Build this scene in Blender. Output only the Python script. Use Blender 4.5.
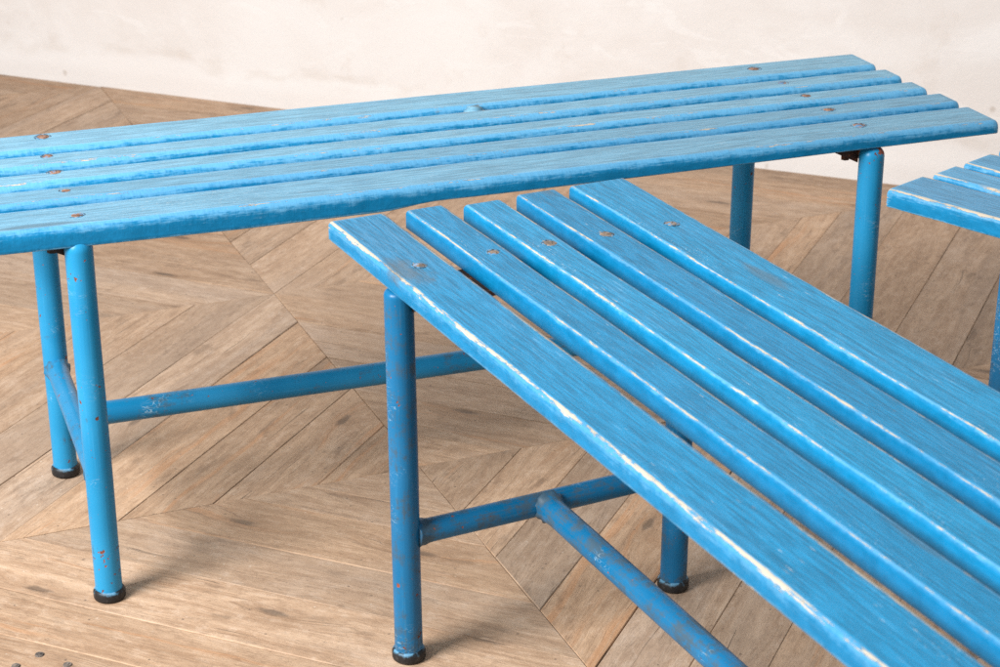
import bpy, bmesh, math, random
from mathutils import Vector, Matrix, noise as mn

S = bpy.context.scene
for o in list(bpy.data.objects):
    bpy.data.objects.remove(o)
C = S.collection
R = math.radians
random.seed(7)

# ---------------------------------------------------------------- camera
cd = bpy.data.cameras.new('camera')
cam = bpy.data.objects.new('camera', cd)
C.objects.link(cam)
cam.location = (0, 0, 1.1483)
cam.rotation_euler = (R(90 - 22.509), R(0.05), 0)
cd.sensor_width = 36
cd.lens = 71.71
cd.clip_start = 0.02
cd.clip_end = 200
cd.dof.use_dof = True
cd.dof.focus_distance = 2.25
cd.dof.aperture_fstop = 13
S.camera = cam

# ---------------------------------------------------------------- light
S.cycles.use_denoising = False        # the remaining sampling noise stands for the camera's own grain
S.view_settings.view_transform = 'Standard'
S.view_settings.look = 'None'
S.view_settings.exposure = 0.0
S.view_settings.gamma = 1
w = bpy.data.worlds.new('World')
S.world = w
w.use_nodes = True
wb = w.node_tree.nodes['Background']
wb.inputs[0].default_value = (1.0, 0.985, 0.97, 1)
wb.inputs[1].default_value = 0.72
# added world fill, graded: brighter from front left and above, dim to the right
_n, _l = w.node_tree.nodes, w.node_tree.links
_tc = _n.new('ShaderNodeTexCoord')
_dot = _n.new('ShaderNodeVectorMath')
_dot.operation = 'DOT_PRODUCT'
_dot.inputs[1].default_value = Vector((-0.52, -0.78, 0.52)).normalized()
_l.new(_tc.outputs['Generated'], _dot.inputs[0])
_mr = _n.new('ShaderNodeMapRange')
for _i, _v in ((1, -0.75), (2, 0.85), (3, 0.16), (4, 1.0)):
    _mr.inputs[_i].default_value = _v
_l.new(_dot.outputs['Value'], _mr.inputs[0])
_mx = _n.new('ShaderNodeMix')
_mx.data_type = 'RGBA'
_mx.inputs[6].default_value = (0, 0, 0, 1)
_mx.inputs[7].default_value = (1.0, 0.985, 0.97, 1)
_l.new(_mr.outputs[0], _mx.inputs[0])
_l.new(_mx.outputs[2], wb.inputs[0])


def area(name, loc, target, size, power, col):
    l = bpy.data.lights.new(name, 'AREA')
    l.shape = 'RECTANGLE'
    l.size, l.size_y = size
    l.energy = power
    l.color = col
    o = bpy.data.objects.new(name, l)
    C.objects.link(o)
    o.location = loc
    o.rotation_euler = (Vector(target) - Vector(loc)).to_track_quat('-Z', 'Y').to_euler()
    return o


area('studio_softbox', (-1.75, 0.75, 1.75), (0.0, 2.4, 0.25), (1.0, 1.0), 140, (1.0, 0.985, 0.965))

# ---------------------------------------------------------------- helpers


def link(name, bm, mats, parent=None, smooth=True):
    me = bpy.data.meshes.new(name)
    bm.normal_update()
    bm.to_mesh(me)
    bm.free()
    for m in (mats if isinstance(mats, (list, tuple)) else [mats]):
        me.materials.append(m)
    if smooth:
        for p in me.polygons:
            p.use_smooth = True
    o = bpy.data.objects.new(name, me)
    C.objects.link(o)
    if parent:
        o.parent = parent
    return o


class G:
    """tiny node-graph builder"""

    def __init__(s, name):
        s.m = bpy.data.materials.new(name)
        s.m.use_nodes = True
        s.t = s.m.node_tree
        s.n = s.t.nodes
        s.b = s.n['Principled BSDF']

    def put(s, sock, v):
        if isinstance(v, bpy.types.NodeSocket):
            s.t.links.new(v, sock)
        elif isinstance(v, (tuple, list)):
            sock.default_value = tuple(v) + ((1,) if len(v) == 3 and sock.type == 'RGBA' else ())
        else:
            sock.default_value = v

    def math(s, op, a, b=0.0, c=0.0, clamp=False):
        n = s.n.new('ShaderNodeMath')
        n.operation = op
        n.use_clamp = clamp
        for i, v in enumerate((a, b, c)):
            s.put(n.inputs[i], v)
        return n.outputs[0]

    def mix(s, f, a, b, mode='MIX'):
        n = s.n.new('ShaderNodeMix')
        n.data_type = 'RGBA'
        n.blend_type = mode
        s.put(n.inputs[0], f)
        s.put(n.inputs[6], a)
        s.put(n.inputs[7], b)
        return n.outputs[2]

    def ramp(s, v, lo, hi, a=0.0, b=1.0):
        n = s.n.new('ShaderNodeMapRange')
        n.interpolation_type = 'SMOOTHSTEP'
        for i, x in enumerate((v, lo, hi, a, b)):
            s.put(n.inputs[i], x)
        return n.outputs[0]

    def attr(s, name, out='Fac'):
        n = s.n.new('ShaderNodeAttribute')
        n.attribute_name = name
        return n.outputs[out]

    def uv(s):
        return s.attr('UVMap', 'Vector')

    def coord(s, out='Object'):
        return s.n.new('ShaderNodeTexCoord').outputs[out]

    def vscale(s, v, sc, off=None):
        n = s.n.new('ShaderNodeVectorMath')
        n.operation = 'MULTIPLY'
        s.put(n.inputs[0], v)
        n.inputs[1].default_value = sc
        r = n.outputs[0]
        if off is not None:
            r = s.vadd(r, off)
        return r

    def vadd(s, a, b):
        n = s.n.new('ShaderNodeVectorMath')
        n.operation = 'ADD'
        s.put(n.inputs[0], a)
        s.put(n.inputs[1], b)
        return n.outputs[0]

    def comb(s, x=0.0, y=0.0, z=0.0):
        n = s.n.new('ShaderNodeCombineXYZ')
        for i, v in enumerate((x, y, z)):
            s.put(n.inputs[i], v)
        return n.outputs[0]

    def sep(s, v):
        n = s.n.new('ShaderNodeSeparateXYZ')
        s.put(n.inputs[0], v)
        return n.outputs

    def noise(s, v, scale=1.0, detail=4, rough=0.55, dist=0.0):
        n = s.n.new('ShaderNodeTexNoise')
        s.put(n.inputs['Vector'], v)
        n.inputs['Scale'].default_value = scale
        n.inputs['Detail'].default_value = detail
        n.inputs['Roughness'].default_value = rough
        n.inputs['Distortion'].default_value = dist
        return n.outputs[0]

    def voro(s, v, scale=1.0, feat='F1', rnd=1.0, out='Distance', dim='3D'):
        n = s.n.new('ShaderNodeTexVoronoi')
        n.voronoi_dimensions = dim
        n.feature = feat
        s.put(n.inputs['Vector'], v)
        n.inputs['Scale'].default_value = scale
        n.inputs['Randomness'].default_value = rnd
        return n.outputs[out]

    def bump(s, h, strength=0.3, dist=0.002):
        n = s.n.new('ShaderNodeBump')
        n.inputs['Strength'].default_value = strength
        n.inputs['Distance'].default_value = dist
        s.put(n.inputs['Height'], h)
        s.put(s.b.inputs['Normal'], n.outputs[0])

    def out(s, col, rough, spec=0.5, metal=0.0):
        s.put(s.b.inputs['Base Color'], col)
        s.put(s.b.inputs['Roughness'], rough)
        s.put(s.b.inputs['Specular IOR Level'], spec)
        s.put(s.b.inputs['Metallic'], metal)
        return s.m


# ---------------------------------------------------------------- materials
CREAM = (0.53, 0.465, 0.375)


def slat_paint(name, wear=1.0, top=(0.03, 0.22, 0.45), side=(0.0, 0.172, 0.37), pale=0.35, stain=False, rubbed=0.5, edpow=1.5):
    """UV: x = metres along the slat, y = metres round its section; 'edge' = nearness to a worn arris; 'top' = 1 on the sanded top"""
    g = G(name)
    uv = g.uv()
    ed = g.math('POWER', g.attr('edge'), edpow)
    tp = g.attr('topface')
    rnd = g.attr('seed')
    off = g.comb(g.math('MULTIPLY', rnd, 17.3), g.math('MULTIPLY', rnd, 9.1), g.math('MULTIPLY', rnd, 5.7))
    p = g.vadd(uv, off)
    px, py, _z = g.sep(p)
    kv = g.comb(g.math('MULTIPLY', px, 2.0), g.math('MULTIPLY', py, 11.0), 0.0)
    kd = g.voro(kv, 1, 'F1', 1.0, dim='2D')
    ksel = g.ramp(g.sep(g.voro(kv, 1, 'F1', 1.0, 'Color', '2D'))[0], 0.80, 0.82)
    swirl = g.math('MULTIPLY', ksel, g.ramp(kd, 0.0, 0.26, 0.006, 0.0))
    p = g.vadd(p, g.comb(0.0, swirl, 0.0))
    # cathedral grain: stretched noise distorted into long streaks
    fine = g.noise(g.vscale(p, (26, 560, 1)), 1, 4, 0.65)
    med = g.noise(g.vscale(p, (13, 210, 1)), 1, 6, 0.7, 0.05)
    wood = g.noise(g.vscale(p, (1.1, 17, 1)), 1, 2, 0.45)
    rings = g.math('FRACT', g.math('MULTIPLY', wood, 26.0))
    rings = g.ramp(g.math('ABSOLUTE', g.math('SUBTRACT', rings, 0.5)), 0.05, 0.42)
    blot = g.noise(g.vscale(p, (7, 14, 1)), 1, 5, 0.6)
    brush = g.noise(g.vscale(p, (40, 75, 1)), 1, 6, 0.72)
    # the tops were sanded through after painting: a greyer, streaked blue
    grain = g.math('ADD', g.math('MULTIPLY', fine, 0.62), g.math('ADD', g.math('MULTIPLY', med, 0.36), g.math('MULTIPLY', rings, 0.07)))
    topc = g.mix(g.ramp(grain, 0.38, 0.66), tuple(c * 0.72 for c in top), tuple(min(1, c * 1.22 + 0.005) for c in top))
    topc = g.mix(g.math('MULTIPLY', g.ramp(fine, 0.58, 0.74), g.math('MULTIPLY', g.ramp(blot, 0.45, 0.68), pale)), topc, (0.42, 0.58, 0.70))
    topc = g.mix(g.math('MULTIPLY', g.ramp(blot, 0.52, 0.75), 0.20), topc, (0.06, 0.215, 0.40))
    topc = g.mix(g.math('MULTIPLY', g.ramp(brush, 0.54, 0.72), 0.30), topc, tuple(min(1, c * 1.45 + 0.012) for c in top))
    topc = g.mix(g.math('MULTIPLY', g.ramp(brush, 0.30, 0.46, 1.0, 0.0), 0.30), topc, tuple(c * 0.62 for c in top))
    sidec = g.mix(g.ramp(brush, 0.3, 0.7), tuple(c * 0.85 for c in side), tuple(min(1, c * 1.12 + 0.004) for c in side))
    col = g.mix(g.ramp(g.math('ADD', tp, g.math('MULTIPLY', g.math('SUBTRACT', blot, 0.5), 0.5)), 0.35, 0.65), sidec, topc)
    # worn arrises: pale rubbed paint, then bare cream wood
    streak = g.noise(g.vscale(p, (20, 480, 1)), 1, 6, 0.72, 0.2)
    flake = g.noise(g.vscale(p, (60, 210, 1)), 1, 5, 0.75)
    patch = g.noise(g.vscale(p, (7, 13, 1)), 1, 5, 0.65)
    chatter = g.noise(g.vscale(p, (210, 60, 1)), 1, 3, 0.6)
    we = g.math('ADD', g.math('MULTIPLY', ed, 0.62), g.math('ADD', g.math('MULTIPLY', streak, 0.60), g.math('ADD', g.math('MULTIPLY', patch, 0.46), g.math('MULTIPLY', flake, 0.55))))
    rub = g.ramp(g.math('ADD', we, g.math('MULTIPLY', g.math('SUBTRACT', chatter, 0.5), 0.22)), 1.10, 1.34)
    col = g.mix(g.math('MULTIPLY', rub, rubbed), col, (0.17, 0.46, 0.72))
    bare = g.ramp(g.math('ADD', we, g.math('MULTIPLY', g.math('SUBTRACT', fine, 0.5), 0.28)), 1.545 - 0.085 * wear, 1.555 - 0.085 * wear)
    cream = g.mix(g.ramp(med, 0.35, 0.65), tuple(c * 0.86 for c in CREAM), CREAM)
    col = g.mix(bare, col, cream)
    # tiny scuffs and grey dirt rubbed into the grain
    sc = g.math('MULTIPLY', g.ramp(g.noise(g.vscale(p, (40, 700, 1)), 1, 2, 0.5), 0.70, 0.76), g.math('MULTIPLY', g.ramp(patch, 0.5, 0.62), tp))
    col = g.mix(g.math('MULTIPLY', sc, 0.8), col, (0.62, 0.66, 0.66))
    # pitted, flecked stretches and knots
    fk = g.noise(g.vscale(p, (260, 620, 1)), 1, 4, 0.65)
    fm = g.math('MULTIPLY', g.ramp(g.noise(g.vscale(p, (3.0, 16, 1)), 1, 3, 0.5), 0.57, 0.68), g.math('ADD', g.math('MULTIPLY', tp, 0.8), g.math('MULTIPLY', ed, 0.2)))
    col = g.mix(g.math('MULTIPLY', g.ramp(fk, 0.60, 0.66), g.math('MULTIPLY', fm, 0.75)), col, (0.47, 0.56, 0.60))
    col = g.mix(g.math('MULTIPLY', g.ramp(fk, 0.34, 0.40, 1.0, 0.0), g.math('MULTIPLY', fm, 0.6)), col, (0.03, 0.12, 0.22))
    col = g.mix(g.math('MULTIPLY', ksel, g.math('MULTIPLY', tp, g.ramp(kd, 0.05, 0.11, 0.6, 0.0))), col, (0.07, 0.13, 0.18))
    # no two boards took the paint alike
    sh = g.noise(g.comb(g.math('MULTIPLY', rnd, 13.7), 0.5, 0.5), 1, 1)
    col = g.mix(1.0, col, g.mix(g.ramp(sh, 0.35, 0.65), (0.84, 0.88, 0.90), (1.10, 1.07, 1.05)), 'MULTIPLY')
    x, y, z = g.sep(uv)
    if stain:
        dx = g.math('MULTIPLY', g.math('SUBTRACT', x, 0.172), 22)
        dy = g.math('MULTIPLY', g.math('SUBTRACT', y, 0.033), 42)
        d = g.math('SQRT', g.math('ADD', g.math('MULTIPLY', dx, dx), g.math('MULTIPLY', dy, dy)))
        d = g.math('ADD', d, g.math('MULTIPLY', g.math('SUBTRACT', brush, 0.5), 2.0))
        st = g.math('MULTIPLY', g.ramp(d, 0.2, 1.05, 1.0, 0.0), g.ramp(med, 0.3, 0.62, 0.5, 1.0))
        col = g.mix(g.math('MULTIPLY', st, 0.75), col, (0.10, 0.105, 0.10))
        d2 = g.math('ADD', g.math('ABSOLUTE', g.math('MULTIPLY', g.math('SUBTRACT', x, 0.08), 8)), g.math('MULTIPLY', g.math('SUBTRACT', blot, 0.5), 3))
        col = g.mix(g.math('MULTIPLY', g.ramp(d2, 0.2, 1.3, 0.4, 0.0), g.math('MULTIPLY', tp, g.ramp(fine, 0.3, 0.7))), col, (0.11, 0.20, 0.30))
    spots = g.math('MULTIPLY', g.ramp(g.noise(g.vscale(p, (30, 90, 1)), 1, 3, 0.6), 0.72, 0.78), 0.6)
    col = g.mix(spots, col, (0.16, 0.15, 0.14))
    h = g.math('ADD', g.math('MULTIPLY', grain, tp), g.math('ADD', g.math('MULTIPLY', g.math('ADD', brush, g.math('MULTIPLY', chatter, ed)), 0.45), g.math('MULTIPLY', bare, -0.5)))
    g.bump(h, 0.75, 0.0020)
    rough = g.math('ADD', 0.38, g.math('ADD', g.math('MULTIPLY', tp, 0.04), g.math('ADD', g.math('MULTIPLY', bare, 0.25), g.math('MULTIPLY', med, 0.08))))
    return g.out(col, rough, g.math('ADD', 0.24, g.math('MULTIPLY', tp, 0.06)))


def tube_paint(name, base=(0.004, 0.20, 0.55), chips=1.0, scuff=0.3):
    g = G(name)
    co = g.coord('Object')
    uv = g.uv()
    n1 = g.noise(co, 60, 7, 0.72)
    n2 = g.noise(co, 9, 3, 0.5)
    run = g.noise(g.vscale(uv, (7, 260, 1)), 1, 4, 0.6)
    col = g.mix(g.ramp(n2, 0.3, 0.7), tuple(c * 0.9 for c in base), (base[0] + 0.012, base[1] * 1.15, base[2] * 1.08))
    # brushed-on faded streaks
    col = g.mix(g.math('MULTIPLY', g.ramp(run, 0.56, 0.75), 0.30), col, (0.04, 0.30, 0.58))
    # grey grime and rubbed metal
    gr = g.noise(g.vscale(co, (1, 1, 1)), 34, 7, 0.74)
    gm = g.math('ADD', gr, g.math('MULTIPLY', g.math('SUBTRACT', run, 0.5), 0.35))
    low = g.ramp(g.sep(co)[2], 0.012, 0.085, 1.0, 0.0)
    gm = g.math('ADD', gm, g.math('ADD', g.math('MULTIPLY', g.attr('weld'), 0.13), g.math('MULTIPLY', low, 0.055)))
    gmask = g.math('MULTIPLY', g.ramp(gm, 0.66 - scuff * 0.22, 0.80 - scuff * 0.18), 0.55 + scuff * 0.3)
    col = g.mix(gmask, col, (0.055, 0.085, 0.105))
    # pale scratches
    sx = g.noise(g.vscale(co, (55, 55, 160)), 1, 2, 0.5, 1.2)
    scr = g.math('MULTIPLY', g.ramp(g.math('ABSOLUTE', g.math('SUBTRACT', sx, 0.5)), 0.006, 0.016, 1.0, 0.0), g.ramp(g.noise(co, 14, 2), 0.58, 0.68))
    col = g.mix(g.math('MULTIPLY', scr, 0.5), col, (0.36, 0.52, 0.62))
    # chips down to red primer / rust
    cv = g.math('ADD', g.math('ADD', g.noise(co, 70, 3, 0.6), g.math('MULTIPLY', low, 0.03)), g.math('MULTIPLY', g.math('SUBTRACT', n2, 0.5), 0.25))
    chip = g.ramp(cv, 0.725 - 0.04 * chips, 0.745 - 0.04 * chips)
    ch2 = g.ramp(g.noise(co, 190, 2, 0.6), 0.735 - 0.02 * chips, 0.755 - 0.02 * chips)
    chip = g.math('MAXIMUM', chip, g.math('MULTIPLY', ch2, 0.9))
    rust = g.mix(g.ramp(n1, 0.4, 0.6), (0.10, 0.035, 0.022), (0.27, 0.075, 0.04))
    # the bent-over top of a leg, where the primer shows most
    ty = g.attr('topwear')
    tw = g.ramp(g.math('ADD', g.math('MULTIPLY', ty, 0.30), g.noise(co, 58, 4, 0.6)), 0.82, 0.84)
    chip = g.math('MAXIMUM', chip, tw)
    col = g.mix(chip, col, rust)
    h = g.math('ADD', g.math('MULTIPLY', run, 0.5), g.math('ADD', g.math('MULTIPLY', chip, -0.8), g.math('MULTIPLY', n1, 0.5)))
    g.bump(h, 0.35, 0.0012)
    rough = g.math('ADD', 0.34, g.math('ADD', g.math('MULTIPLY', gmask, 0.2), g.math('MULTIPLY', chip, 0.35)))
    return g.out(col, rough, 0.27)


def rusty_iron():
    g = G('rusty_iron')
    co = g.coord('Object')
    n = g.noise(co, 22, 6, 0.65)
    f = g.noise(co, 130, 3, 0.6)
    col = g.mix(g.ramp(n, 0.36, 0.58), (0.022, 0.021, 0.024), (0.06, 0.03, 0.02))
    col = g.mix(g.math('MULTIPLY', g.ramp(f, 0.5, 0.7), g.ramp(n, 0.50, 0.58)), col, (0.42, 0.13, 0.045))
    g.bump(f, 0.5, 0.001)
    return g.out(col, 0.75, 0.3)


def bolt_mat(name, a, b, paint):
    g = G(name)
    co = g.coord('Object')
    n = g.noise(co, 170, 4, 0.65)
    col = g.mix(g.ramp(n, 0.38, 0.62), a, b)
    col = g.mix(g.ramp(g.noise(co, 75, 3, 0.6), 0.56, 0.62, 0.0, paint), col, (0.05, 0.30, 0.60))
    g.bump(n, 0.5, 0.0008)
    return g.out(col, 0.55, 0.4)


def rim_mat():
    g = G('chewed_paint_rim')
    co = g.coord('Object')
    n = g.noise(co, 240, 4, 0.65)
    col = g.mix(g.ramp(n, 0.46, 0.54), (0.045, 0.055, 0.065), (0.05, 0.24, 0.44))
    col = g.mix(g.ramp(n, 0.54, 0.60), col, (0.30, 0.25, 0.19))
    g.bump(n, 0.5, 0.001)
    return g.out(col, 0.6, 0.3)


def foot_mat():
    g = G('black_rubber')
    co = g.coord('Object')
    z = g.sep(co)[2]
    n = g.noise(co, 120, 5, 0.7)
    col = g.mix(g.ramp(n, 0.5, 0.75), (0.010, 0.010, 0.011), (0.055, 0.052, 0.05))
    m = g.math('MULTIPLY', g.ramp(g.math('ADD', z, g.math('MULTIPLY', g.math('SUBTRACT', n, 0.5), 0.010)), 0.0095, 0.0135), g.ramp(g.noise(co, 60, 3), 0.42, 0.56))
    col = g.mix(m, col, (0.10, 0.27, 0.42))
    g.bump(n, 0.4, 0.001)
    return g.out(col, 0.5, 0.4)


def floor_mat():
    """UV = metres (along, across) the plank, shifted at random for every board; 'tone' and 'hue' are per board"""
    g = G('reclaimed_oak_parquet')
    uv = g.uv()
    tone = g.attr('tone')
    hue = g.attr('hue')
    co = g.coord('Object')
    z = g.math('MULTIPLY', hue, 31.0)
    x, y, _ = g.sep(uv)
    p = g.comb(x, y, z)
    warp = g.noise(g.vscale(p, (5, 16, 1)), 1, 2, 0.5)
    # knots: sparse cells, elongated along the grain
    kv = g.comb(g.math('MULTIPLY', x, 3.6), g.math('MULTIPLY', y, 12.5), z)
    kd = g.voro(kv, 1, 'F1', 1.0, dim='2D')
    kd = g.math('ADD', kd, g.math('MULTIPLY', g.math('SUBTRACT', g.noise(g.vscale(p, (60, 90, 1)), 1, 3), 0.5), 0.10))
    ksel = g.ramp(g.sep(g.voro(kv, 1, 'F1', 1.0, 'Color', '2D'))[0], 0.70, 0.73)
    knot = g.math('MULTIPLY', g.ramp(kd, 0.03, 0.10, 1.0, 0.0), ksel)
    halo = g.math('MULTIPLY', g.ramp(kd, 0.05, 0.42, 1.0, 0.0), ksel)
    yy = g.math('ADD', y, g.math('ADD', g.math('MULTIPLY', g.math('SUBTRACT', warp, 0.5), 0.035), g.math('MULTIPLY', halo, 0.016)))
    q = g.comb(x, yy, z)
    fine = g.noise(g.vscale(q, (24, 360, 1)), 1, 5, 0.68)
    med = g.noise(g.vscale(q, (6.5, 70, 1)), 1, 7, 0.70)
    wide = g.noise(g.vscale(q, (1.3, 17, 1)), 1, 3, 0.55)
    rings = g.math('FRACT', g.math('MULTIPLY', wide, 11.0))
    rings = g.ramp(rings, 0.0, 0.95)
    mot = g.noise(g.vscale(p, (42, 70, 1)), 1, 8, 0.76)
    blot = g.noise(g.vscale(p, (6, 9, 1)), 1, 5, 0.6)
    big = g.noise(co, 2.3, 3, 0.5)
    col = g.mix(g.ramp(med, 0.32, 0.68), (0.350, 0.228, 0.146), (0.500, 0.356, 0.247))
    col = g.mix(g.math('MULTIPLY', g.ramp(rings, 0.55, 1.0), 0.22), col, (0.27, 0.175, 0.112))
    col = g.mix(g.math('MULTIPLY', g.ramp(fine, 0.50, 0.66), 0.35), col, (0.47, 0.36, 0.265))
    col = g.mix(g.math('MULTIPLY', g.ramp(mot, 0.50, 0.64), 0.45), col, (0.265, 0.170, 0.110))
    col = g.mix(g.math('MULTIPLY', g.ramp(mot, 0.36, 0.49, 1.0, 0.0), 0.55), col, (0.53, 0.405, 0.310))
    col = g.mix(g.math('MULTIPLY', g.ramp(fine, 0.34, 0.46, 1.0, 0.0), 0.32), col, (0.185, 0.118, 0.076))
    grit = g.noise(g.vscale(p, (150, 420, 1)), 1, 3, 0.6)
    col = g.mix(g.math('MULTIPLY', g.ramp(grit, 0.60, 0.70), g.math('MULTIPLY', g.ramp(blot, 0.40, 0.60), 0.6)), col, (0.13, 0.088, 0.06))
    # silver-grey weathering, orange heartwood streaks
    col = g.mix(g.math('MULTIPLY', g.ramp(g.math('ADD', wide, g.math('MULTIPLY', g.math('SUBTRACT', hue, 0.5), 0.3)), 0.54, 0.72), 0.28), col, (0.32, 0.250, 0.200))
    om = g.math('MULTIPLY', g.ramp(g.math('ADD', g.noise(g.vscale(q, (2.0, 40, 1)), 1, 4, 0.6, 0.3), g.math('MULTIPLY', g.math('SUBTRACT', 0.5, hue), 0.22)), 0.62, 0.74), 0.38)
    col = g.mix(om, col, (0.50, 0.235, 0.095))
    # worn pale patches and old dirt
    col = g.mix(g.math('MULTIPLY', g.ramp(blot, 0.54, 0.72), 0.38), col, (0.53, 0.41, 0.32))
    dirt = g.noise(g.vscale(p, (11, 30, 1)), 1, 6, 0.7)
    col = g.mix(g.math('MULTIPLY', g.ramp(dirt, 0.55, 0.68), 0.5), col, (0.165, 0.108, 0.072))
    crack = g.math('MULTIPLY', g.ramp(g.noise(g.vscale(q, (4.5, 480, 1)), 1, 2, 0.5), 0.68, 0.73), g.ramp(g.noise(g.vscale(p, (3, 20, 1)), 1, 2), 0.46, 0.6))
    col = g.mix(g.math('MULTIPLY', crack, 0.75), col, (0.085, 0.060, 0.045))
    col = g.mix(g.math('MULTIPLY', halo, 0.35), col, (0.22, 0.13, 0.075))
    col = g.mix(g.math('MULTIPLY', knot, 0.6), col, (0.060, 0.045, 0.036))
    # specks: pale paint dots, dark grit
    sp = g.voro(co, 95, dim='2D')
    ssel = g.sep(g.voro(co, 95, 'F1', 1.0, 'Color', '2D'))
    col = g.mix(g.math('MULTIPLY', g.ramp(sp, 0.03, 0.15, 0.5, 0.0), g.ramp(ssel[0], 0.991, 0.992)), col, (0.72, 0.66, 0.58))
    col = g.mix(g.math('MULTIPLY', g.ramp(sp, 0.03, 0.22, 0.7, 0.0), g.ramp(ssel[1], 0.985, 0.986)), col, (0.07, 0.05, 0.04))
    # board-to-board tone
    col = g.mix(1.0, col, g.mix(tone, (0.80, 0.78, 0.76), (1.12, 1.11, 1.10)), 'MULTIPLY')
    col = g.mix(g.math('MULTIPLY', g.ramp(big, 0.4, 0.7), 0.25), col, (0.30, 0.225, 0.165))
    col = g.mix(1.0, col, g.mix(hue, (1.04, 0.99, 0.93), (0.98, 1.0, 1.03)), 'MULTIPLY')
    # grooves hold dirt or pale filler
    gv = g.attr('groove')
    fil = g.noise(co, 6, 3, 0.6)
    gcol = g.mix(g.ramp(fil, 0.44, 0.56), (0.19, 0.125, 0.082), (0.48, 0.33, 0.215))
    gbr = g.noise(co, 17, 4, 0.6)
    col = g.mix(g.math('MULTIPLY', gv, g.ramp(gbr, 0.36, 0.62, 0.1, 0.7)), col, gcol)
    h = g.math('ADD', g.math('MULTIPLY', fine, 0.5), g.math('ADD', g.math('MULTIPLY', med, 0.8), g.math('ADD', g.math('MULTIPLY', crack, -1.0), g.math('MULTIPLY', knot, -0.7))))
    g.bump(g.math('ADD', h, g.math('MULTIPLY', mot, 0.8)), 0.7, 0.0022)
    return g.out(col, g.math('ADD', 0.50, g.math('MULTIPLY', med, 0.22)), 0.35)


def plaster_mat():
    g = G('old_white_plaster')
    co = g.coord('Object')
    x, y, z = g.sep(co)
    a = g.noise(g.vscale(co, (1.0, 1.0, 1.6)), 3.2, 5, 0.6, 0.5)
    b = g.noise(co, 11, 6, 0.65)
    c = g.noise(g.vscale(co, (1.0, 1.0, 2.6)), 6.5, 4, 0.6, 1.2)
    d = g.noise(co, 60, 4, 0.6)
    col = g.mix(g.ramp(a, 0.35, 0.66), (0.665, 0.632, 0.612), (0.715, 0.695, 0.685))
    col = g.mix(g.math('MULTIPLY', g.ramp(c, 0.56, 0.64), 0.55), col, (0.735, 0.718, 0.710))
    col = g.mix(g.math('MULTIPLY', g.ramp(b, 0.58, 0.74), 0.32), col, (0.570, 0.510, 0.460))
    # trowelled repair coat along the foot of the wall
    zz = g.math('ADD', z, g.math('MULTIPLY', g.math('SUBTRACT', a, 0.5), 0.16))
    foot = g.ramp(zz, 0.060, 0.085, 1.0, 0.0)
    col = g.mix(g.math('MULTIPLY', foot, 0.6), col, (0.72, 0.70, 0.69))
    line = g.ramp(g.math('ABSOLUTE', g.math('SUBTRACT', zz, 0.082)), 0.0, 0.022, 1.0, 0.0)
    col = g.mix(g.math('MULTIPLY', line, g.ramp(b, 0.40, 0.6, 0.0, 0.3)), col, (0.56, 0.505, 0.455))
    sp = g.voro(co, 16)
    sel = g.sep(g.voro(co, 16, 'F1', 1.0, 'Color'))[0]
    sp = g.math('ADD', sp, g.math('MULTIPLY', g.math('SUBTRACT', d, 0.5), 0.25))
    col = g.mix(g.math('MULTIPLY', g.ramp(sp, 0.05, 0.15, 0.6, 0.0), g.ramp(sel, 0.88, 0.90)), col, (0.44, 0.38, 0.33))
    h = g.math('ADD', g.math('MULTIPLY', a, 0.8), g.math('ADD', g.math('MULTIPLY', g.ramp(c, 0.55, 0.65), 0.05), g.math('ADD', g.math('MULTIPLY', b, 0.5), g.math('MULTIPLY', d, 0.12))))
    g.bump(h, 0.3, 0.010)
    return g.out(col, 0.85, 0.2)


M_SLAT_BACK = slat_paint('worn_blue_paint_wall_sheen', wear=0.45, top=(0.150, 0.345, 0.485), pale=0.3, rubbed=0.62)  # paler top: wear plus the bright wall's sheen put into the colour
M_SLAT_FRONT = slat_paint('worn_sanded_blue_paint', wear=1.5, rubbed=0.45, edpow=3.6, top=(0.004, 0.208, 0.410), pale=0.45)
M_SLAT_STAIN = slat_paint('worn_stained_blue_paint', wear=1.8, rubbed=0.35, edpow=0.9, top=(0.004, 0.208, 0.410), pale=0.45, stain=True)
M_SLAT_SIDE = slat_paint('worn_chipped_blue_paint', wear=2.2, edpow=1.6, top=(0.075, 0.265, 0.45), pale=0.3)
M_TUBE_A = tube_paint('chipped_sky_blue_enamel', (0.008, 0.225, 0.46), 1.0, 0.25)
M_TUBE_B = tube_paint('chipped_deep_blue_enamel', (0.0, 0.128, 0.30), 0.35, 0.75)
M_BAR_A = tube_paint('faded_sky_blue_enamel', (0.004, 0.175, 0.37), 0.7, 0.6)
M_BAR_B = tube_paint('scuffed_deep_blue_enamel', (0.0, 0.130, 0.30), 0.35, 0.9)
M_IRON = rusty_iron()
M_BOLT_A = bolt_mat('rusty_bolt_steel', (0.12, 0.060, 0.038), (0.30, 0.165, 0.11), 0.7)
M_BOLT_B = bolt_mat('dull_bolt_steel', (0.11, 0.085, 0.07), (0.27, 0.205, 0.155), 0.75)
M_RIM = rim_mat()
M_FOOT = foot_mat()
M_FLOOR = floor_mat()
M_WALL = plaster_mat()
M_GRIT = bolt_mat('dark_screw_steel', (0.06, 0.05, 0.045), (0.19, 0.155, 0.13), 0.0)

# ---------------------------------------------------------------- floor: square panels of diagonal boards
WA, WK = 3.7976, -0.4257          # wall foot line: y = WA + WK*x
SD = Vector((math.cos(R(112.3)), math.sin(R(112.3))))     # seam direction
SN = Vector((SD.y, -SD.x))                                 # across the seams
D2 = Vector((math.cos(R(67.3)), math.sin(R(67.3))))
D1 = Vector((math.cos(R(157.3)), math.sin(R(157.3))))
SIDE = 0.6667
S1C, S2C = 0.783, 2.855          # offsets of one seam of each family


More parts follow.
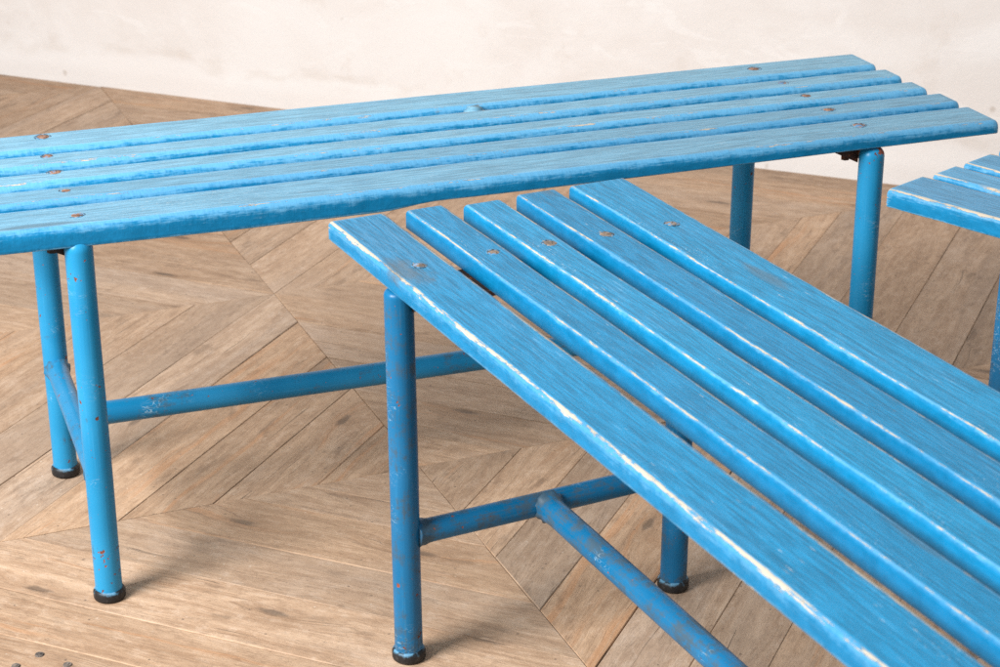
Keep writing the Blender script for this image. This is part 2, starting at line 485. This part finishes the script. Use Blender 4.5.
def clip(poly, n, c):
    """keep n.p <= c"""
    out = []
    for i in range(len(poly)):
        a, b = poly[i], poly[(i + 1) % len(poly)]
        da, db = a.dot(n) - c, b.dot(n) - c
        if da <= 0:
            out.append(a)
        if da * db < 0:
            out.append(a + (b - a) * (da / (da - db)))
    return out


def build_floor():
    bm = bmesh.new()
    uvl = bm.loops.layers.uv.new('UVMap')
    tone = bm.verts.layers.float.new('tone')
    hue = bm.verts.layers.float.new('hue')
    grv = bm.verts.layers.float.new('groove')
    rnd = random.Random(21)
    wn = Vector((-WK, 1)).normalized()
    wc = wn.dot(Vector((0, WA))) + 0.02
    for i in range(-5, 6):
        for j in range(-6, 5):
            c0 = S1C + SIDE * i
            r0 = S2C + SIDE * (j - 1)
            corners = [SN * a + SD * b for a, b in ((c0, r0), (c0, r0 + SIDE), (c0 + SIDE, r0 + SIDE), (c0 + SIDE, r0))]
            cen = sum(corners, Vector((0, 0))) / 4
            if not (-2.6 < cen.x < 3.0 and -1.3 < cen.y < 5.6):
                continue
            d = D1 if (i + j) % 2 == 0 else D2
            n = Vector((d.y, -d.x))
            vals = [p.dot(n) for p in corners]
            lo, hi = min(vals), max(vals)
            mid = (lo + hi) / 2
            half = (hi - lo) / 2
            cuts = [mid]
            for sgn in (-1, 1):
                ws = [1.0 + rnd.uniform(-0.16, 0.16) for _ in range(5)]
                if rnd.random() < 0.5:
                    ws[rnd.randrange(1, 4)] *= 0.55
                tot = sum(ws)
                acc = 0
                for w_ in ws[:-1]:
                    acc += w_
                    cuts.append(mid + sgn * half * acc / tot)
            cuts = sorted(cuts + [lo - 0.01, hi + 0.01])
            for a, b in zip(cuts, cuts[1:]):
                gap = rnd.choice((0.0001, 0.0001, 0.0002, 0.0002, 0.0003, 0.0008))
                poly = corners
                ccw = corners[::-1] if (corners[1] - corners[0]).cross(corners[2] - corners[1]) < 0 else corners
                poly = clip(ccw, n, b - gap)
                poly = clip(poly, -n, -(a + gap)) if len(poly) > 2 else poly
                if len(poly) < 3:
                    continue
                e = 0.00035
                for nn, cc in ((SN, c0 + SIDE - e), (-SN, -(c0 + e)), (SD, r0 + SIDE - e), (-SD, -(r0 + e)), (wn, wc)):
                    poly = clip(poly, nn, cc) if len(poly) > 2 else []
                cl = []
                for p in poly:
                    if not cl or (p - cl[-1]).length > 0.002:
                        cl.append(p)
                if len(cl) > 2 and (cl[0] - cl[-1]).length < 0.002:
                    cl.pop()
                if len(cl) < 3:
                    continue
                pc = sum(cl, Vector((0, 0))) / len(cl)
                ch = rnd.uniform(0.0004, 0.0011)
                # inset polygon for the chamfer
                m = len(cl)
                ins = []
                for k in range(m):
                    e1 = (cl[k] - cl[k - 1]).normalized()
                    e2 = (cl[(k + 1) % m] - cl[k]).normalized()
                    n1 = Vector((-e1.y, e1.x))
                    n2 = Vector((-e2.y, e2.x))
                    den = max(0.25, 1 + n1.dot(n2))
                    ins.append(cl[k] + (n1 + n2) * (ch / den))
                z0 = rnd.uniform(-0.0009, 0.0)
                sl = Vector((rnd.uniform(-1, 1), rnd.uniform(-1, 1))) * 0.0018
                tv, hv = min(1, max(0, rnd.gauss(0.55, 0.28))), rnd.random()
                ox, oy = rnd.uniform(0, 40), rnd.uniform(0, 40)

                def mk(p, z, gr):
                    v = bm.verts.new((p.x, p.y, z))
                    v[tone] = tv
                    v[hue] = hv
                    v[grv] = gr
                    return v
                top = [mk(p, z0 + sl.dot(p - pc), 0) for p in ins]
                rim = [mk(p, z0 + sl.dot(p - pc) - ch * 0.8, 1) for p in cl]
                bot = [mk(p, -0.0035, 1) for p in cl]
                fs = [bm.faces.new(top)]
                for k in range(m):
                    k2 = (k + 1) % m
                    fs.append(bm.faces.new((rim[k], rim[k2], top[k2], top[k])))
                    fs.append(bm.faces.new((bot[k], bot[k2], rim[k2], rim[k])))
                for f in fs:
                    for l in f.loops:
                        p = l.vert.co.xy
                        l[uvl].uv = (p.dot(d) + ox, p.dot(n) + oy)
    # dark bed under the boards
    q = [bm.verts.new(v) for v in ((-4, -2.5, -0.0034), (4.5, -2.5, -0.0034), (4.5, WA + WK * 4.5, -0.0034), (-4, WA - WK * 4, -0.0034))]
    for v in q:
        v[grv] = 1
        v[tone] = 0
    bm.faces.new(q)
    o = link('floor', bm, M_FLOOR, smooth=False)
    o['kind'] = 'structure'
    return o


floor = build_floor()

# screw heads sunk in the boards at the front left
for (x, y, r) in ((-0.5005, 1.8625, 0.0052), (-0.4660, 1.8420, 0.0050), (-0.5210, 1.8395, 0.0050)):
    bm = bmesh.new()
    bmesh.ops.create_cone(bm, cap_ends=True, segments=20, radius1=r, radius2=r * 0.85, depth=0.0016, matrix=Matrix.Translation((x, y, 0.0002)))
    bmesh.ops.create_cone(bm, cap_ends=True, segments=16, radius1=r * 0.45, radius2=r * 0.38, depth=0.0012, matrix=Matrix.Translation((x, y, 0.0013)))
    link('screw_head', bm, M_GRIT, floor, smooth=False)


def build_wall():
    bm = bmesh.new()
    d = Vector((1, WK, 0)).normalized()
    n = Vector((d.y, -d.x, 0))
    nx, nz = 110, 56
    L, Hh = 8.0, 2.7
    base = Vector((-4, WA - WK * 4, 0))
    th = 0.16

    def P_(i, k):
        p = base + d * (L * i / nx) + Vector((0, 0, -0.006 + Hh * (k / nz) ** 1.5))
        u = mn.noise(Vector((p.x * 1.3, p.z * 1.6, 3.1))) * 0.006 + mn.noise(Vector((p.x * 4.2, p.z * 4.0, 8.4))) * 0.0022
        if p.z < 0.05:
            u += 0.004
        return p + n * u
    fr = [[bm.verts.new(P_(i, k)) for k in range(nz + 1)] for i in range(nx + 1)]
    for i in range(nx):
        for k in range(nz):
            bm.faces.new((fr[i][k], fr[i + 1][k], fr[i + 1][k + 1], fr[i][k + 1]))
    bk = [bm.verts.new(base + d * (L * i) - n * th + Vector((0, 0, z))) for i in (0, 1) for z in (-0.006, Hh)]
    bm.faces.new((bk[0], bk[1], bk[3], bk[2]))
    bm.faces.new([fr[i][nz] for i in range(nx + 1)] + [bk[3], bk[1]])
    bm.faces.new([fr[0][k] for k in range(nz + 1)] + [bk[1], bk[0]])
    bm.faces.new([fr[nx][k] for k in range(nz, -1, -1)] + [bk[2], bk[3]])
    o = link('plaster_wall', bm, M_WALL)
    o['label'] = 'uneven off white plaster wall behind the blue benches'
    o['category'] = 'wall'
    return o


build_wall()

# ---------------------------------------------------------------- benches
H = 0.45
T = 0.0205


def slat_mesh(v0, v1, u0, u1, seed, t=T, thick=None, r=0.0055):
    """one board along +x; a rounded section swept with small hand-made irregularities"""
    bm = bmesh.new()
    uvl = bm.loops.layers.uv.new('UVMap')
    ed = bm.verts.layers.float.new('edge')
    tp = bm.verts.layers.float.new('topface')
    sd = bm.verts.layers.float.new('seed')
    n = 72
    hw = (v1 - v0) / 2
    vc = (v0 + v1) / 2
    rings = []

    def section(u, endk):
        # list of (v, z, edge, top)
        s = seed * 3.7
        wob = [mn.noise(Vector((u * 5.0, s + k, 0.3))) * 0.0011 + mn.noise(Vector((u * 19.0, s + k, 4.3))) * 0.0004 for k in (0, 5)]
        tt = t if thick is None else thick(u)
        tt += mn.noise(Vector((u * 3.0, s, 9.0))) * 0.0006
        ztop = H + mn.noise(Vector((u * 2.2, s, 2.0))) * 0.0006
        k = endk
        ra, rb = [min(tt * 0.52, r * (1 + 0.25 * mn.noise(Vector((u * 7, s + q, 6.0))))) for q in (0, 4)]
        L_, R_ = -hw + wob[0] + k, hw + wob[1] - k
        zb = H - tt
        ha, hb = ztop - ra - k - zb, ztop - rb - k - zb
        out = [(L_ + 0.001, zb, 0.85, 0), (L_, zb + 0.001, 0.85, 0), (L_, zb + 0.32 * ha, 0.25, 0), (L_, zb + 0.68 * ha, 0.50, 0)]
        for a in range(5):
            th = math.pi / 2 * a / 4
            e_ = (0.68, 0.76, 0.86, 1.0, 0.97)[a]
            out.append((L_ + ra - ra * math.cos(th), ztop - k - ra + ra * math.sin(th), e_, (0, 0, 0, 0.1, 0.5)[a]))
        out.append((L_ + ra + 0.0022, ztop - k, 0.40, 1))
        out.append((L_ + ra + 0.012, ztop - k, 0.06, 1))
        out.append((R_ - rb - 0.012, ztop - k, 0.06, 1))
        out.append((R_ - rb - 0.0022, ztop - k, 0.40, 1))
        for a in range(5):
            th = math.pi / 2 * (4 - a) / 4
            e_ = (0.97, 1.0, 0.86, 0.76, 0.68)[a]
            out.append((R_ - rb + rb * math.cos(th), ztop - k - rb + rb * math.sin(th), e_, (0.5, 0.1, 0, 0, 0)[a]))
        out += [(R_, zb + 0.68 * hb, 0.50, 0), (R_, zb + 0.32 * hb, 0.25, 0), (R_, zb + 0.001, 0.85, 0), (R_ - 0.001, zb, 0.85, 0)]
        return out
    us = [(u0, 0.0026, 1), (u0 + 0.0009, 0.0009, 0.95), (u0 + 0.0028, 0, 0.85), (u0 + 0.010, 0, 0.25), (u0 + 0.02, 0, 0)]
    us += [(u0 + 0.02 + (u1 - u0 - 0.04) * k / n, 0, 0) for k in range(1, n)]
    us += [(u1 - 0.02, 0, 0), (u1 - 0.010, 0, 0.25), (u1 - 0.0028, 0, 0.85), (u1 - 0.0009, 0.0009, 0.95), (u1, 0.0026, 1)]
    for u, k, e in us:
        sec = section(u, k)
        ring = []
        # the sawn ends are a hair out of square
        skew = 0.0
        for v, z, ee, tt in sec:
            vert = bm.verts.new((u, vc + v, z))
            vert[ed] = max(ee, e)
            vert[tp] = tt
            vert[sd] = seed
            ring.append(vert)
        rings.append(ring)
    m = len(rings[0])
    # perimeter coordinate measured at mid-length, 0 at the first arris
    mid = rings[len(rings) // 2]
    per = [0.0]
    for k in range(1, m):
        per.append(per[-1] + (mid[k].co - mid[k - 1].co).length)
    per.append(per[-1] + hw * 2)

    def face(idx, vs):
        f = bm.faces.new(vs)
        for l, k in zip(f.loops, idx):
            l[uvl].uv = (l.vert.co.x, per[k] if isinstance(k, int) else k)
        return f
    for a, b in zip(rings, rings[1:]):
        for k in range(m):
            k2 = (k + 1) % m
            pk = k + 1
            face((k, k, pk, pk), (a[k], b[k], b[k2], a[k2]))
    for ring, flip in ((rings[0], False), (rings[-1], True)):
        f = bm.faces.new(ring if not flip else ring[::-1])
        for l in f.loops:
            l[uvl].uv = (l.vert.co.y * 0.4, l.vert.co.z)
    bmesh.ops.recalc_face_normals(bm, faces=bm.faces)
    return bm


def tube_mesh(a, b, rad, rb=None, seg=28, n=24, dome=0.0, flare=(0, 0), seed=0, cap=True, twear=False, sag=0.0):
    bm = bmesh.new()
    uvl = bm.loops.layers.uv.new('UVMap')
    tw = bm.verts.layers.float.new('topwear')
    wl = bm.verts.layers.float.new('weld')
    a, b = Vector(a), Vector(b)
    ax = (b - a)
    L = ax.length
    ax.normalize()
    side = ax.orthogonal().normalized()
    up = ax.cross(side)
    rb = rb or rad
    st = []
    ds = []
    if dome:
        for k in range(5):
            th = math.pi / 2 * k / 4
            ds.append((L - dome + dome * math.sin(th), 1 - (dome / rb) * (1 - math.cos(th))))
    body_end = L - dome if dome else L
    ts = sorted(set([body_end * k / n for k in range(n)] + [0.002, 0.004, 0.006, 0.008, 0.010, 0.0125, 0.015, 0.018, body_end - 0.002, body_end - 0.004, body_end - 0.006, body_end - 0.008, body_end - 0.010, body_end - 0.0125, body_end - 0.015, body_end - 0.018]))
    ts = [t for t in ts if 0 <= t < body_end]
    st = [(t, 1.0) for t in ts] + ([(L, 1.0)] if not dome else ds)
    rings = []
    for t, f in st:
        r = rad + (rb - rad) * t / L
        e = 0
        for q, fl in ((t, flare[0]), (L - t, flare[1])):
            if fl:
                e += fl * math.exp(-(q / 0.009) ** 1.5)
        ring = []
        for k in range(seg):
            th = 2 * math.pi * k / seg
            dirv = side * math.cos(th) + up * math.sin(th)
            p = a + ax * t
            wb_ = mn.noise(p * 9 + dirv * 0.7 + Vector((seed, 0, 0))) * 0.00035
            lump = 1 + (1.1 * mn.noise(Vector((math.cos(th) * 3.1, math.sin(th) * 3.1 + seed * 2.0, t * 150))) if e else 0)
            v = bm.verts.new(p + dirv * ((r + e * lump) * f + wb_))
            v[tw] = max(0.0, 1 - (L - t) / 0.05) if twear else 0.0
            v[wl] = max(math.exp(-(t / 0.016) ** 2) if flare[0] else 0, math.exp(-((L - t) / 0.016) ** 2) if flare[1] else 0)
            ring.append(v)
        rings.append((t, ring))
    for (t0, r0), (t1, r1) in zip(rings, rings[1:]):
        for k in range(seg):
            k2 = (k + 1) % seg
            f = bm.faces.new((r0[k], r0[k2], r1[k2], r1[k]))
            for l, (tt, kk) in zip(f.loops, ((t0, k), (t0, k + 1), (t1, k + 1), (t1, k))):
                l[uvl].uv = (tt + seed, kk / seg * 2 * math.pi * rad)
    if cap:
        bm.faces.new(rings[0][1][::-1])
        bm.faces.new(rings[-1][1])
    bmesh.ops.recalc_face_normals(bm, faces=bm.faces)
    return bm


def lathe(prof, seg=32, loc=(0, 0, 0)):
    bm = bmesh.new()
    rings = []
    for r, z in prof:
        rings.append([bm.verts.new((loc[0] + r * math.cos(2 * math.pi * k / seg), loc[1] + r * math.sin(2 * math.pi * k / seg), loc[2] + z)) for k in range(seg)])
    for a, b in zip(rings, rings[1:]):
        for k in range(seg):
            k2 = (k + 1) % seg
            bm.faces.new((a[k], a[k2], b[k2], b[k]))
    bm.faces.new(rings[0][::-1])
    bm.faces.new(rings[-1])
    return bm


def bolt_mesh(u, v, r, rot, tilt, proud):
    """slotted countersunk head, slightly tilted, in its little hollow"""
    bm = lathe([(r * 1.02, -0.004), (r * 1.02, -0.0006), (r * 0.93, 0.0002), (r * 0.6, 0.0007), (r * 0.2, 0.0009)], 24)
    # slot as two raised half-moon ridges
    bmesh.ops.create_cube(bm, size=1, matrix=Matrix.Translation((0, 0, 0.0006)) @ Matrix.Rotation(rot, 4, 'Z') @ Matrix.Diagonal((r * 1.2, r * 0.16, 0.0009, 1)))
    # the chewed rim of paint round the head
    rn = random.Random(int(u * 9e4 + v * 7e5))
    ph = rn.uniform(0, 6)
    inn, mid, outr = [], [], []
    for k in range(28):
        th = 2 * math.pi * k / 28
        q = 1.25 + 0.22 * mn.noise(Vector((math.cos(th) * 1.3, math.sin(th) * 1.3, ph))) + 0.2 * max(0, math.cos(2 * th))
        for lst, rr_, z in ((inn, r * 0.98, 0.0001), (mid, r * (1 + (q - 1) * 0.55), 0.00055), (outr, r * q, -0.0003)):
            lst.append(bm.verts.new((rr_ * math.cos(th), rr_ * math.sin(th), z)))
    for k in range(28):
        k2 = (k + 1) % 28
        for a_, b_ in ((inn, mid), (mid, outr)):
            bm.faces.new((a_[k], b_[k], b_[k2], a_[k2])).material_index = 1
    bm.transform(Matrix.Translation((u, v, H + proud)) @ Matrix.Rotation(tilt[0], 4, 'X') @ Matrix.Rotation(tilt[1], 4, 'Y'))
    return bm


def angle_iron(u, half, lz):
    """angle iron bolted under the slats between two legs, with a gusset by each leg"""
    bm = bmesh.new()

    def box(c, s):
        bmesh.ops.create_cube(bm, size=1, matrix=Matrix.Translation(c) @ Matrix.Diagonal((*s, 1)))
    zt = H - lz - 0.0016
    s = 1
    box((u + s * 0.010, 0, zt - 0.002), (0.066, half * 2 - 0.040, 0.004))
    box((u - s * 0.010, 0, zt - 0.0165), (0.004, half * 2 - 0.034, 0.025))
    for sg in (-1, 1):
        y = sg * (half - 0.012)
        pr = [(u + s * 0.012, zt - 0.0005), (u + s * 0.050, zt - 0.0005), (u + s * 0.047, zt - 0.0055), (u + s * 0.013, zt - 0.022)]
        f = [[bm.verts.new((p[0], y + q, p[1])) for p in pr] for q in (-0.0025, 0.0025)]
        bm.faces.new(f[0])
        bm.faces.new(f[1][::-1])
        for k in range(4):
            k2 = (k + 1) % 4
            bm.faces.new((f[0][k], f[1][k], f[1][k2], f[0][k2]))
    bmesh.ops.recalc_face_normals(bm, faces=bm.faces)
    return bm


def bench(label, loc, ang, slats, bolts, mats, legs, zc, rr=0.0055, lz=T, thick5=None, dome=0.011, block=None, seed=0):
    """slats: (v0, v1, u0) each; bolts: (u, v) rows; legs: foot and head positions (u, v)"""
    root = bpy.data.objects.new('slatted_bench', None)
    C.objects.link(root)
    root.empty_display_size = 0.1
    root.location = (loc[0], loc[1], 0)
    root.rotation_euler = (0, 0, ang)
    root['label'] = label
    root['category'] = 'bench'
    root['group'] = 'blue slatted benches'
    ms, mleg, mbar, mbolt = mats
    rnd = random.Random(seed)
    for i, (v0, v1, u0) in enumerate(slats):
        m = ms[i] if isinstance(ms, (list, tuple)) else ms
        s = link('slat', slat_mesh(v0, v1, u0, 1.285 + rnd.uniform(-0.005, 0.005), seed + i * 0.618 + 0.3, thick=thick5 if i == 4 else None, r=rr), m, root)
        for row in bolts:
            u, v = row[i]
            link('bolt_head', bolt_mesh(u, v, rnd.uniform(0.0068, 0.0082), rnd.uniform(0, 3), (rnd.uniform(-0.06, 0.06), rnd.uniform(-0.06, 0.06)), rnd.uniform(-0.0006, 0.0001)), (mbolt, M_RIM), s)
    RL = 0.0152
    for k, (fu, fv, hu, hv) in enumerate(legs):
        lg = link('leg', tube_mesh((fu, fv, 0.010), (hu, hv, H - lz - 0.0012), RL, dome=dome, seed=seed + k * 1.3, twear=dome > 0.01), mleg, root)
        fr = 0.0182
        link('foot_cap', lathe([(fr * 0.86, 0.0004), (fr * 0.97, 0.0012), (fr * 1.0, 0.003), (fr * 1.0, 0.0095), (fr * 0.95, 0.0115), (RL + 0.0012, 0.0128), (RL - 0.002, 0.0134)], 36), M_FOOT, lg).location = (fu, fv, 0)
    for a, b in ((0, 1), (2, 3)):
        f = [Vector((legs[k][0], legs[k][1], 0)).lerp(Vector((legs[k][2], legs[k][3], H - T)), zc / (H - T)) for k in (a, b)]
        dv = (f[1] - f[0]).normalized()
        link('crossbar', tube_mesh(f[0] + dv * (RL - 0.004), f[1] - dv * (RL - 0.004), 0.0130, flare=(0.0030, 0.0030), seed=seed + a), mbar, root)
        link('angle_iron', angle_iron((legs[a][2] + legs[b][2]) / 2, 0.168, lz), M_IRON, root)
        for sg in (-1, 1):
            s = 1
            bm = lathe([(0.0055, -0.010), (0.0055, -0.001), (0.0085, -0.001), (0.0085, 0.004)], 6, ((legs[a][2] + legs[b][2]) / 2 + s * 0.026, sg * 0.150, H - lz - 0.0105))
            link('hex_nut', bm, M_IRON, root, smooth=False)
    m0 = (legs[0][0] + legs[1][0] + legs[0][2] + legs[1][2]) / 4
    m1 = (legs[2][0] + legs[3][0] + legs[2][2] + legs[3][2]) / 4
    link('stretcher', tube_mesh((m0 + 0.009, 0, zc), (m1 - 0.009, 0, zc), 0.0142, flare=(0.0040, 0.0040), n=60, seed=seed + 5), mbar, root)
    if block:
        u, v = block
        bm = bmesh.new()
        bmesh.ops.create_cube(bm, size=1, matrix=Matrix.Translation((u, v, H - 0.0100)) @ Matrix.Rotation(0.12, 4, 'Z') @ Matrix.Diagonal((0.024, 0.024, 0.023, 1)))
        bmesh.ops.bevel(bm, geom=bm.edges[:], offset=0.0045, segments=3, affect='EDGES')
        tpl = bm.verts.layers.float.new('topface')
        for v_ in bm.verts:
            v_[tpl] = 1.0
        uvl = bm.loops.layers.uv.new('UVMap')
        for f in bm.faces:
            for l in f.loops:
                l[uvl].uv = (l.vert.co.x, l.vert.co.y + l.vert.co.z)
        link('spacer_plug', bm, ms if not isinstance(ms, (list, tuple)) else ms[0], root)
    return root


e = 0.0050
eA = 0.0080
A_sl = [(-0.1701 - eA, -0.1135 + eA, 0.004), (-0.0823 - eA, -0.0486 + eA, 0.002), (-0.0150 - eA, 0.0159 + eA, 0.002), (0.0470 - eA, 0.0845 + eA, -0.003), (0.1136 - eA, 0.1732 + eA, -0.003)]
A_b = [[(0.1693, -0.1453), (0.1676, -0.0694), (0.1645, -0.0040), (0.1704, 0.0626), (0.1694, 0.1376)],
       [(1.1136, -0.1573), (1.1185, -0.0752), (1.1198, -0.0132), (1.1180, 0.0576), (1.1211, 0.1450)]]


def a5(u):
    """the front board of the rear bench gets thicker, with a waney step, towards its left end"""
    k = [(-0.01, 0.0155), (0.30, 0.0172), (0.60, 0.0188), (0.735, 0.0192), (0.785, 0.0250), (0.95, 0.0255), (1.15, 0.0232), (1.40, 0.0215)]
    for (a, b), (c, d) in zip(k, k[1:]):
        if u <= c:
            return b + (d - b) * (u - a) / (c - a)
    return k[-1][1]


bench('rear blue slatted bench along the plaster wall, paler top running past the left edge',
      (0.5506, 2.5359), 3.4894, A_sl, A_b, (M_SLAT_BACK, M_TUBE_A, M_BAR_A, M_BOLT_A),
      [(0.168, -0.168, 0.167, -0.166), (0.168, 0.173, 0.166, 0.1675), (1.1236, -0.1592, 1.124, -0.163), (1.1246, 0.1765, 1.125, 0.170)],
      0.149, rr=0.0085, lz=0.0165, thick5=a5, block=(0.5855, -0.0965), seed=1)

B_sl = [(-0.1732 - e, -0.1181 + e, -0.001), (-0.0850 - e, -0.0500 + e, 0.002), (-0.0218 - e, 0.0150 + e, 0.013), (0.0447 - e, 0.0844 + e, 0.008), (0.1120 - e, 0.1732 + e, 0.006)]
B_b = [[(0.1627, -0.1442), (0.1645, -0.0619), (0.1644, 0.0033), (0.1661, 0.0654), (0.1655, 0.1459)],
       [(1.118, -0.145), (1.120, -0.070), (1.117, -0.003), (1.121, 0.066), (1.119, 0.144)]]
bench('front blue slatted bench with cream worn edges, running down to the lower right corner',
      (-0.0230, 2.0742), -1.1160, B_sl, B_b, ([M_SLAT_STAIN] + [M_SLAT_FRONT] * 4, M_TUBE_B, M_BAR_B, M_BOLT_B),
      [(0.1614, -0.1640, 0.163, -0.1675), (0.1560, 0.1700, 0.162, 0.168), (1.120, -0.168, 1.120, -0.168), (1.120, 0.168, 1.120, 0.168)],
      0.149, rr=0.0046, dome=0.006, seed=4)

C_sl = [(-0.1738 - e, -0.1120 + e, 0.001), (-0.0924 - e, -0.0540 + e, 0.005), (-0.0332 - e, 0.0158 + e, 0.007), (0.0450 - e, 0.0840 + e, 0.004), (0.1120 - e, 0.1735 + e, 0.003)]
C_b = [[(0.165, -0.143), (0.166, -0.068), (0.164, -0.006), (0.165, 0.064), (0.166, 0.144)],
       [(1.118, -0.144), (1.120, -0.070), (1.117, -0.003), (1.121, 0.066), (1.119, 0.144)]]
bench('blue slatted bench cut off by the right edge, only its chipped corner in view',
      (0.5555, 2.2281), -0.8014, C_sl, C_b, (M_SLAT_SIDE, M_TUBE_B, M_BAR_B, M_BOLT_B),
      [(0.165, -0.168, 0.165, -0.168), (0.165, 0.168, 0.165, 0.168), (1.120, -0.168, 1.120, -0.168), (1.120, 0.168, 1.120, 0.168)],
      0.149, seed=9)
